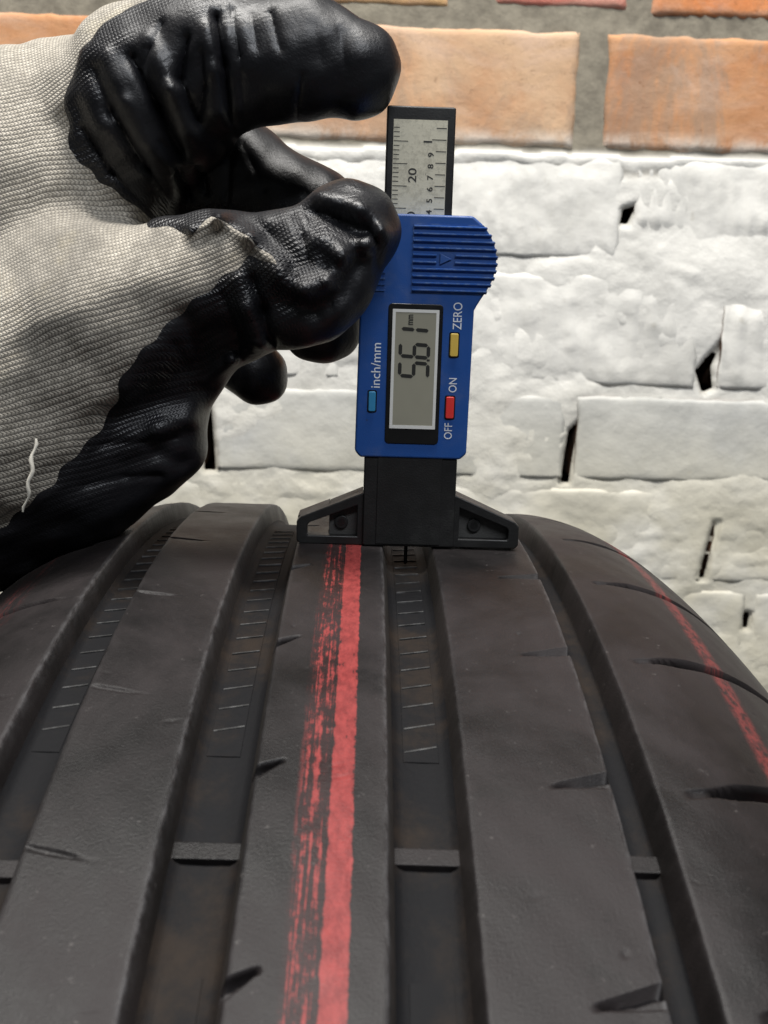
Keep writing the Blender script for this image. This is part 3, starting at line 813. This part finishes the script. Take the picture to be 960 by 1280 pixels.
# palm, wrist, forearm and thumb
F = new_field()
chain(F, [((-183.6, 25, 41.0), 37), ((-127.5, 24, 58.1), 40), ((-95.3, 22, 73.1), 36), ((-74.5, 20, 89.0), 23)], 10)      # radial side of palm
chain(F, [((-137.4, 45, 46.0), 34), ((-88.6, 46, 68.2), 26), ((-73.4, 44, 74.6), 18)], 10)
chain(F, [((-131.1, 2, 17.8), 30), ((-94.8, -6, 30.5), 26), ((-68.8, -10, 48.8), 18.5), ((-48.3, -14, 57.7), 12.0)], 10)                # thumb metacarpal
chain(F, [((-48.3, -14, 57.7), 12.0), ((-41.0, -15, 60.5), 9.6), ((-29.7, -16, 58.6), 11.8), ((-23.0, -17, 59.2), 12.2), ((-14.6, -17, 68.3), 10.0)], 5)   # thumb
chain(F, [((-136.1, 10, 1.0), 26), ((-99.3, 4, 6.1), 19), ((-73.8, 0, 15.9), 15), ((-59.0, -2, 23.1), 10.0), ((-56.0, -2, 20.4), 7.5)], 9)                       # thenar pad
chain(F, [((-74.7, 4, 21.9), 15), ((-58.9, 0, 36.5), 12), ((-43.9, -4, 49.5), 9.0), ((-31.0, -10, 52.5), 7)], 8)
# fingers, kept apart from one another
FI = new_field()
chain(FI, [((-74.5, 16, 86.7), 19), ((-59.4, 6, 97.6), 18), ((-45.7, -1, 103.6), 14.6)], 7)
chain(FI, [((-41.6, -2, 103.8), 13.4), ((-26.2, -4, 104.4), 11.8), ((-14.9, -6, 102.3), 9.4)], 3)
FM = new_field()
chain(FM, [((-77.2, 34, 75.6), 17), ((-46.1, 26, 84.3), 12.5), ((-25.3, 20, 74.5), 10.8)], 5)
chain(FM, [((-25.3, 20, 74.5), 10.5), ((-18.6, 17, 61.2), 10), ((-21.4, 15, 49.3), 9.6)], 4)
FR = new_field()
chain(FR, [((-75.7, 44, 62.4), 15), ((-54.2, 40, 48.6), 9.5), ((-38.9, 34, 35.7), 7.8)], 4)
F = smin(F, FI, 5.0); F = smin(F, FM, 2.5); F = smin(F, FR, 2.5)

# folds in the glove: creases (positive) and ridges (negative), each along a line in space
def fold(pts, width, amp, depth=12.0):
    """pts are points on the glove's near face; the fold fades with distance from the line"""
    for a, b in zip(pts[:-1], pts[1:]):
        m_ = width * 3 + depth
        lo = np.minimum(a, b) - m_; hi = np.maximum(a, b) + m_
        i0 = np.clip(((lo - LO) / H).astype(int), 0, dims - 1); i1 = np.clip(((hi - LO) / H).astype(int) + 1, 1, dims)
        sl = tuple(slice(p, q_) for p, q_ in zip(i0, i1))
        X = gx[sl[0]][:, None, None]; Y = gy[sl[1]][None, :, None]; Z = gz[sl[2]][None, None, :]
        ax, ay, az = a; dx, dz = b[0] - a[0], b[2] - a[2]; l2 = dx * dx + dz * dz + 1e-9
        tt = ((X - ax) * dx + (Z - az) * dz) / l2
        t_ = np.clip(tt, 0, 1)
        d2 = (X - ax - t_ * dx) ** 2 + (Z - az - t_ * dz) ** 2
        yy = ay + t_ * (b[1] - a[1])
        fy = np.clip(1 - (Y - yy) / depth, 0, 1)
        F[sl] += (amp * np.exp(-d2 / (width * width)) * fy).astype(np.float32)
fold([(-42.5, -14, 109.4), (-40.9, -15, 100.5), (-40.2, -13, 91.3)], 0.9, 2.3)
fold([(-43.8, -14, 106.7), (-42.8, -14, 99.1), (-43.1, -12, 91.7)], 1.6, -0.9)
fold([(-31.3, -13, 110.3), (-29.2, -14, 103.2)], 0.8, 0.7)
fold([(-25.0, -14, 98.8), (-26.5, -12, 92.0)], 0.7, 0.8)
fold([(-22.5, -12, 107.9), (-21.2, -13, 101.6)], 1.2, 0.35)
fold([(-59.5, -8, 101.3), (-55.0, -8, 92.8), (-51.7, -6, 85.2), (-50.7, -2, 79.7)], 1.3, 2.4)
fold([(-55.5, -8, 104.3), (-51.1, -9, 95.1), (-48.7, -6, 87.8)], 2.0, -1.7)
fold([(-47.9, -10, 105.0), (-50.0, -10, 97.3), (-47.3, -8, 90.7)], 1.0, 1.6)
fold([(-67.6, -2, 99.1), (-64.5, -3, 91.0), (-60.0, -2, 82.2)], 1.4, 1.2)
fold([(-64.5, -2, 101.6), (-60.7, -3, 92.7), (-56.2, -2, 83.2)], 1.6, -0.9)
fold([(-71.5, -2, 92.5), (-68.6, -2, 84.4)], 1.5, 0.7)
fold([(-53.8, 14, 88.0), (-52.7, 14, 77.3)], 0.9, 1.3)
fold([(-50.1, 14, 88.6), (-48.6, 14, 78.4)], 0.9, 1.1)
fold([(-43.0, 12, 87.1), (-43.5, 12, 77.2)], 1.0, 1.0)
fold([(-38.8, 12, 85.5), (-34.9, 10, 79.3)], 1.2, 0.6)
fold([(-45.7, -27, 67.3), (-40.1, -29, 69.6), (-33.7, -30, 66.0), (-27.5, -30, 60.9)], 1.7, -2.6)
fold([(-36.1, -26, 70.4), (-29.6, -28, 65.9), (-24.1, -29, 60.9)], 2.4, 2.0)
fold([(-31.4, -26, 69.5), (-27.7, -28, 65.7)], 1.6, -1.0)
fold([(-20.2, -24, 74.3), (-12.8, -26, 72.1), (-7.6, -25, 67.1)], 1.8, -1.2)
fold([(-20.7, -26, 70.9), (-15.9, -27, 69.8), (-11.1, -27, 67.5)], 1.9, 2.6)
fold([(-20.2, -28, 65.9), (-15.7, -29, 63.3), (-11.1, -28, 65.6), (-8.6, -26, 67.9)], 1.6, -1.7)
fold([(-15.3, -28, 59.2), (-12.9, -28, 62.8)], 2.2, 2.2)
fold([(-27.6, -28, 58.6), (-22.8, -29, 56.3), (-18.1, -29, 58.0), (-15.7, -29, 61.4)], 1.6, -1.9)
fold([(-27.9, -27, 54.6), (-21.2, -27, 52.6), (-15.3, -26, 56.0)], 2.2, 1.5)
fold([(-33.2, -26, 57.9), (-31.4, -24, 52.5), (-30.3, -18, 46.1)], 1.5, 1.6)
fold([(-36.0, -26, 57.8), (-34.3, -24, 52.4), (-33.6, -18, 46.0)], 1.8, -1.0)
fold([(-46.9, -26, 49.7), (-45.0, -24, 43.3), (-44.9, -16, 35.2)], 2.2, 1.6)
fold([(-45.0, -14, 36.4), (-38.8, -16, 41.5), (-31.8, -16, 45.3)], 1.3, -1.2)
fold([(-62.4, -24, 29.8), (-54.6, -22, 32.3), (-47.3, -16, 33.5)], 2.6, 2.0)
fold([(-60.8, -24, 25.2), (-54.2, -20, 26.2), (-49.0, -14, 27.7)], 2.6, -1.9)
fold([(-61.9, -20, 18.4), (-55.0, -16, 20.6), (-51.3, -8, 18.6)], 2.2, 1.2)
fold([(-80.3, -26, 59.6), (-64.4, -26, 64.7), (-48.7, -26, 65.2)], 5.0, 0.9, 20)
fold([(-84.8, -28, 45.4), (-68.4, -30, 51.4), (-53.1, -28, 57.3)], 6.0, -0.8, 20)
fold([(-76.6, -14, 88.8), (-71.5, -16, 79.3), (-61.4, -18, 70.0)], 4.0, 1.0, 20)
fold([(-39.4, -13, 110.8), (-37.5, -15, 102.1), (-37.3, -12, 91.6)], 0.75, 0.55)
fold([(-35.5, -13, 109.9), (-34.0, -15, 103.4)], 0.7, 0.4)
fold([(-17.6, -12, 107.3), (-16.3, -13, 101.0)], 0.8, 0.3)
fold([(-53.2, -8, 107.8), (-55.5, -8, 103.0), (-57.6, -8, 98.3)], 0.8, 0.8)
fold([(-71.3, -2, 88.4), (-66.4, -3, 80.2), (-60.8, -4, 74.5)], 0.8, 0.9)
fold([(-62.8, -3, 89.4), (-58.5, -3, 81.3), (-55.5, -2, 74.8)], 0.8, 1.0)
fold([(-54.6, -6, 85.9), (-52.5, -4, 81.4), (-51.8, -2, 76.6)], 0.8, 0.9)
fold([(-46.7, -8, 90.7), (-44.7, -12, 96.4), (-45.0, -12, 102.5)], 0.7, 0.7)
fold([(-25.6, -27, 70.4), (-23.3, -28, 65.8), (-22.0, -28, 61.3)], 0.8, 0.9)
fold([(-23.8, -27, 71.7), (-20.5, -28, 67.1)], 0.8, 0.7)
fold([(-27.0, -28, 61.1), (-24.4, -29, 58.1), (-25.4, -27, 53.5)], 0.8, 0.8)
fold([(-19.3, -29, 61.3), (-17.1, -29, 58.0), (-17.8, -26, 52.9)], 0.8, 0.7)
fold([(-11.7, -26, 70.6), (-9.2, -26, 66.4), (-9.3, -24, 61.0)], 0.9, 0.7)
fold([(-39.2, -26, 54.6), (-37.5, -24, 48.3), (-37.6, -18, 42.4)], 0.9, 0.8)
fold([(-49.8, -25, 44.8), (-48.2, -22, 39.0), (-48.3, -18, 34.6)], 1.0, 0.8)
fold([(-66.3, -22, 22.8), (-58.4, -20, 23.4), (-52.0, -14, 24.2)], 0.9, 0.7)
fold([(-70.4, -20, 13.8), (-62.4, -18, 15.5), (-55.4, -10, 15.8)], 1.0, 0.8)
fold([(-40.6, 12, 89.0), (-37.1, 10, 83.6)], 0.8, 0.6)

# slack waves
X = gx[:, None, None]; Y = gy[None, :, None]; Z = gz[None, None, :]
F += (0.45 * np.sin(X * 0.21 + Z * 0.13 + 1.0) * np.sin(Z * 0.27 - Y * 0.2 + 0.4) + 0.22 * np.sin(X * 0.6 - Z * 0.35 + Y * 0.3) * np.sin(Z * 0.5 + X * 0.22)).astype(np.float32)
F = np.maximum(F, (-168 - X))

def surface_nets(F):
    s = F < 0
    n0, n1, n2 = [d - 1 for d in F.shape]
    cnt = np.zeros((n0, n1, n2), np.int8)
    for a in (0, 1):
        for b in (0, 1):
            for c in (0, 1): cnt += s[a:a + n0, b:b + n1, c:c + n2]
    act = (cnt > 0) & (cnt < 8)
    I = np.argwhere(act)
    idx = np.full(act.shape, -1, np.int64); idx[act] = np.arange(len(I))
    acc = np.zeros((len(I), 3)); num = np.zeros(len(I))
    corners = [(a, b, c) for a in (0, 1) for b in (0, 1) for c in (0, 1)]
    val = {c: F[I[:, 0] + c[0], I[:, 1] + c[1], I[:, 2] + c[2]].astype(float) for c in corners}
    for c in corners:
        for ax in range(3):
            if c[ax]: continue
            d = list(c); d[ax] = 1; d = tuple(d)
            va, vb = val[c], val[d]; cr = (va < 0) != (vb < 0)
            t_ = np.where(cr, va / np.where(cr, va - vb, 1), 0)
            p = np.tile(np.array(c, float), (len(I), 1)); p[:, ax] += t_
            acc[cr] += p[cr]; num[cr] += 1
    V = (I + acc / num[:, None]) * H + LO
    Q = []
    for ax in range(3):
        u, v = (ax + 1) % 3, (ax + 2) % 3
        sl0 = [slice(1, -1)] * 3; sl0[ax] = slice(0, -1)
        sl1 = list(sl0); sl1[ax] = slice(1, None)
        A = s[tuple(sl0)]; B = s[tuple(sl1)]
        E = np.argwhere(A != B)
        if not len(E): continue
        fl = A[E[:, 0], E[:, 1], E[:, 2]]
        off = np.array([1, 1, 1]); off[ax] = 0
        E = E + off
        def cell(du, dv):
            k = E.copy(); k[:, u] += du; k[:, v] += dv
            return idx[k[:, 0], k[:, 1], k[:, 2]]
        q_ = np.stack([cell(-1, -1), cell(0, -1), cell(0, 0), cell(-1, 0)], 1)
        q_[~fl] = q_[~fl][:, ::-1]
        Q.append(q_)
    Q = np.concatenate(Q); Q = Q[(Q >= 0).all(1)]
    return V, Q
V, Q = surface_nets(F)
gr = np.gradient(F, H)
ip = np.clip(np.rint((V - LO) / H).astype(int), 0, dims - 1)
N = np.stack([g_[ip[:, 0], ip[:, 1], ip[:, 2]] for g_ in gr], 1); N /= np.linalg.norm(N, axis=1)[:, None] + 1e-9
del gr
# light smoothing of the net
for _ in range(2):
    acc = np.zeros_like(V); num = np.zeros(len(V))
    for k in range(4):
        np.add.at(acc, Q[:, k], V[Q[:, (k + 1) % 4]]); np.add.at(num, Q[:, k], 1)
        np.add.at(acc, Q[:, k], V[Q[:, (k + 3) % 4]]); np.add.at(num, Q[:, k], 1)
    V = V * 0.5 + 0.5 * acc / np.maximum(num, 1)[:, None]

# where the rubber dip ends: an outline on the near side of the hand, in millimetres
KNIT = np.array([(p[0], p[2]) for p in [(-217.0, 0, 155.7), (-50.2, 0, 122.4), (-50.9, 0, 115.8), (-55.5, 0, 115.0), (-64.0, -2, 110.7), (-71.1, -4, 103.1), (-74.8, -6, 94.1), (-74.2, -8, 84.2), (-68.5, -10, 77.9), (-62.0, -14, 73.2), (-55.2, -20, 68.5), (-45.8, -24, 66.6), (-42.0, -26, 70.3), (-36.0, -27, 67.9), (-28.1, -28, 60.9),
    (-34.0, -27, 61.9), (-45.6, -26, 53.2), (-58.1, -24, 40.5), (-64.2, -22, 28.7), (-75.6, -24, 15.1), (-86.2, -24, 5.2), (-234.2, -20, -80.4)]])
def poly_sd(P, poly):
    d = np.full(len(P), 1e9); ins = np.zeros(len(P), bool)
    for a, b in zip(poly, np.roll(poly, -1, 0)):
        e = b - a; w_ = P - a
        t_ = np.clip((w_ @ e) / (e @ e), 0, 1)
        d = np.minimum(d, np.linalg.norm(w_ - t_[:, None] * e, axis=1))
        c1 = (a[1] > P[:, 1]) != (b[1] > P[:, 1])
        xi = a[0] + (P[:, 1] - a[1]) * e[0] / (e[1] if abs(e[1]) > 1e-9 else 1e-9)
        ins ^= c1 & (P[:, 0] < xi)
    return np.where(ins, -d, d)
mask = poly_sd(V[:, [0, 2]], KNIT)
mask += 0.35 * np.sin(V[:, 0] * 0.7 + V[:, 2] * 0.5) + 0.22 * np.sin(V[:, 2] * 1.1 - V[:, 0] * 0.6)
# stitch coordinates: along and across the hand (mm)
ang = math.radians(24)
sx = V[:, 0] * math.cos(ang) + V[:, 2] * math.sin(ang); sz = -V[:, 0] * math.sin(ang) + V[:, 2] * math.cos(ang)
sz = sz + 0.0016 * (V[:, 0] + 60) ** 2 * np.clip((V[:, 2] - 40) / 60, 0, 1) + 0.35 * V[:, 1]

t = NT('grey_knit', 0.9, (0.42, 0.40, 0.36), spec=0.2)
uvs = t.sep(t.uv()); ob = t.obj()
wobn = t.math('MULTIPLY', t.math('SUBTRACT', t.noise(ob, 90, 3), 0.5), 0.9)
r_ = t.math('ADD', t.math('DIVIDE', uvs[1], 1.05), wobn)                # rows
rf = t.math('FRACT', r_)
zig = t.math('MULTIPLY', t.math('ABSOLUTE', t.math('SUBTRACT', rf, 0.5)), 1.1)
cc = t.math('FRACT', t.math('ADD', t.math('DIVIDE', uvs[0], 0.68), zig))
hr = t.math('SINE', t.math('MULTIPLY', rf, math.pi)); hc = t.math('SINE', t.math('MULTIPLY', cc, math.pi))
hh = t.math('MULTIPLY', t.math('POWER', hr, 0.6), t.math('POWER', hc, 0.6))
dirt = t.noise(ob, 28, 5, 0.65, 0.4)
c = t.mix(t.ramp(hh, 0.05, 0.7), (0.185, 0.17, 0.147), t.mix(t.ramp(t.noise(ob, 620, 4, 0.7), 0.35, 0.65), (0.38, 0.345, 0.285), (0.60, 0.55, 0.465)))  # gaps between stitches darker: their shade is painted into the yarn colour
c = t.mix(t.ramp(dirt, 0.44, 0.68, 0, 0.62), c, (0.15, 0.138, 0.12))
c = t.mix(t.ramp(t.noise(ob, 55, 4, 0.6), 0.56, 0.72, 0, 0.35), c, (0.46, 0.40, 0.27))
t.color(c)
b1 = t.bump(hh, 0.26, 0.85); t.bump(t.noise(ob, 1800, 4, 0.7), 0.15, 0.6, b1)
t.b.inputs['Sheen Weight'].default_value = 0.15
M_knit = t.m

t = NT('black_nitrile', 0.3, (0.010, 0.010, 0.012), spec=0.55)
uvs = t.sep(t.uv()); ob = t.obj()
r_ = t.math('FRACT', t.math('DIVIDE', uvs[1], 1.05)); cc = t.math('FRACT', t.math('ADD', t.math('DIVIDE', uvs[0], 0.70), t.math('MULTIPLY', t.math('ABSOLUTE', t.math('SUBTRACT', r_, 0.5)), 1.1)))
wv = t.math('MULTIPLY', t.math('SINE', t.math('MULTIPLY', r_, math.pi)), t.math('SINE', t.math('MULTIPLY', cc, math.pi)))
where = t.attr('weave')
pat = t.math('MULTIPLY', wv, t.math('MULTIPLY', where, t.ramp(t.noise(ob, 60, 4), 0.3, 0.6)))
n1 = t.noise(ob, 140, 6, 0.65); 
b1 = t.bump(pat, 0.30, 0.8); wr = t.noise(t.mapping(ob, (1, 1, 0.35), (0, 0.35, 0)), 190, 4, 0.6, 0.7)
wr = t.math('POWER', t.math('SUBTRACT', 1.0, t.math('ABSOLUTE', t.math('MULTIPLY', t.math('SUBTRACT', wr, 0.5), 3.2)), clamp=True), 3.0)
wr = t.math('MULTIPLY', wr, t.ramp(t.noise(ob, 45, 3), 0.5, 0.68))
b1 = t.bump(t.math('MULTIPLY', wr, -1.0), 0.22, 0.7, b1)
b2 = t.bump(t.noise(ob, 900, 5, 0.7), 0.12, 0.9, b1); t.bump(n1, 0.5, 0.45, b2)
t.rough(t.ramp(t.noise(ob, 50, 5, 0.6), 0.3, 0.7, 0.33, 0.50))
t.color(t.mix(t.ramp(t.noise(ob, 240, 6, 0.75), 0.6, 0.75, 0, 0.5), (0.009, 0.009, 0.011), (0.03, 0.029, 0.03)))
M_nitrile = t.m

hand = empty('gloved_hand', tuple(np.array((-123.8, 10, 46.9)) * MM))
tag(hand, 'hand in a grey knit work glove with black rubber dipped fingers, holding the gauge', 'gloved hand')
HOFF = np.array((-123.8, 10, 46.9))
UVS = np.stack([sx, sz], 1)
def submesh(name, V, Q, keep, mat, extra=None):
    q_ = Q[keep]; used = np.unique(q_); remap = np.full(len(V), -1); remap[used] = np.arange(len(used))
    me = mesh_np(name, V[used] - HOFF, remap[q_][:, ::-1] if FLIP else remap[q_])
    if len(me.vertices) == len(used):
        set_uv(me, UVS[used])
        if extra is not None: set_attr(me, 'weave', extra[used])
    return link(name, me, mat, hand)
v0 = V[Q[:, 0]]; fn = np.cross(V[Q[:, 1]] - v0, V[Q[:, 2]] - v0)
FLIP = (fn * N[Q[:, 0]]).sum() < 0
mq = mask[Q]
submesh('knit_fabric', V, Q, (mq < 3.0).any(1), M_knit)
k = np.clip((mask + 1.6) / 3.0, 0, 1); offs = -0.45 + 0.95 * k * k * (3 - 2 * k)
weave = 0.06 + np.clip(1 - mask / 15.0, 0, 1) * np.where(V[:, 2] > 76, 0.55 * np.clip(1.3 - mask / 9.0, 0, 1), 0.45 + 0.55 * np.clip((V[:, 0] + 75) / 25, 0, 1))
submesh('rubber_coating', V + N * offs[:, None], Q, (mq > -1.6).all(1), M_nitrile, weave)
# a loose thread hanging from the cuff side of the knit
th = [(-75.0, -34, 26.0), (-75.6, -35, 21.1), (-76.2, -35.5, 16.3), (-77.5, -35, 11.4)]
tv = []; tf = []
M_ = 14
for k in range(M_ + 1):
    q_ = k / M_ * (len(th) - 1); a = min(int(q_), len(th) - 2); f_ = q_ - a
    c_ = np.array(th[a]) * (1 - f_) + np.array(th[a + 1]) * f_ + np.array([0.35 * math.sin(k * 1.3), 0, 0]) - HOFF
    r_k = 0.4 * (0.45 + 0.55 * math.sin(math.pi * min(1, (k + 1) / M_)) + 0.25 * (k % 3 == 1))
    for j in range(7):
        a_ = j / 7 * 2 * math.pi; tv.append((c_[0] + r_k * math.cos(a_), c_[1] + r_k * math.sin(a_), c_[2]))
    if k:
        b = 7 * (k - 1)
        for j in range(7): tf.append([b + j, b + (j + 1) % 7, b + 7 + (j + 1) % 7, b + 7 + j])
link('loose_thread', mesh_np('loose_thread', tv, tf), plastic('pale_thread', (0.58, 0.55, 0.48), 0.8), hand)
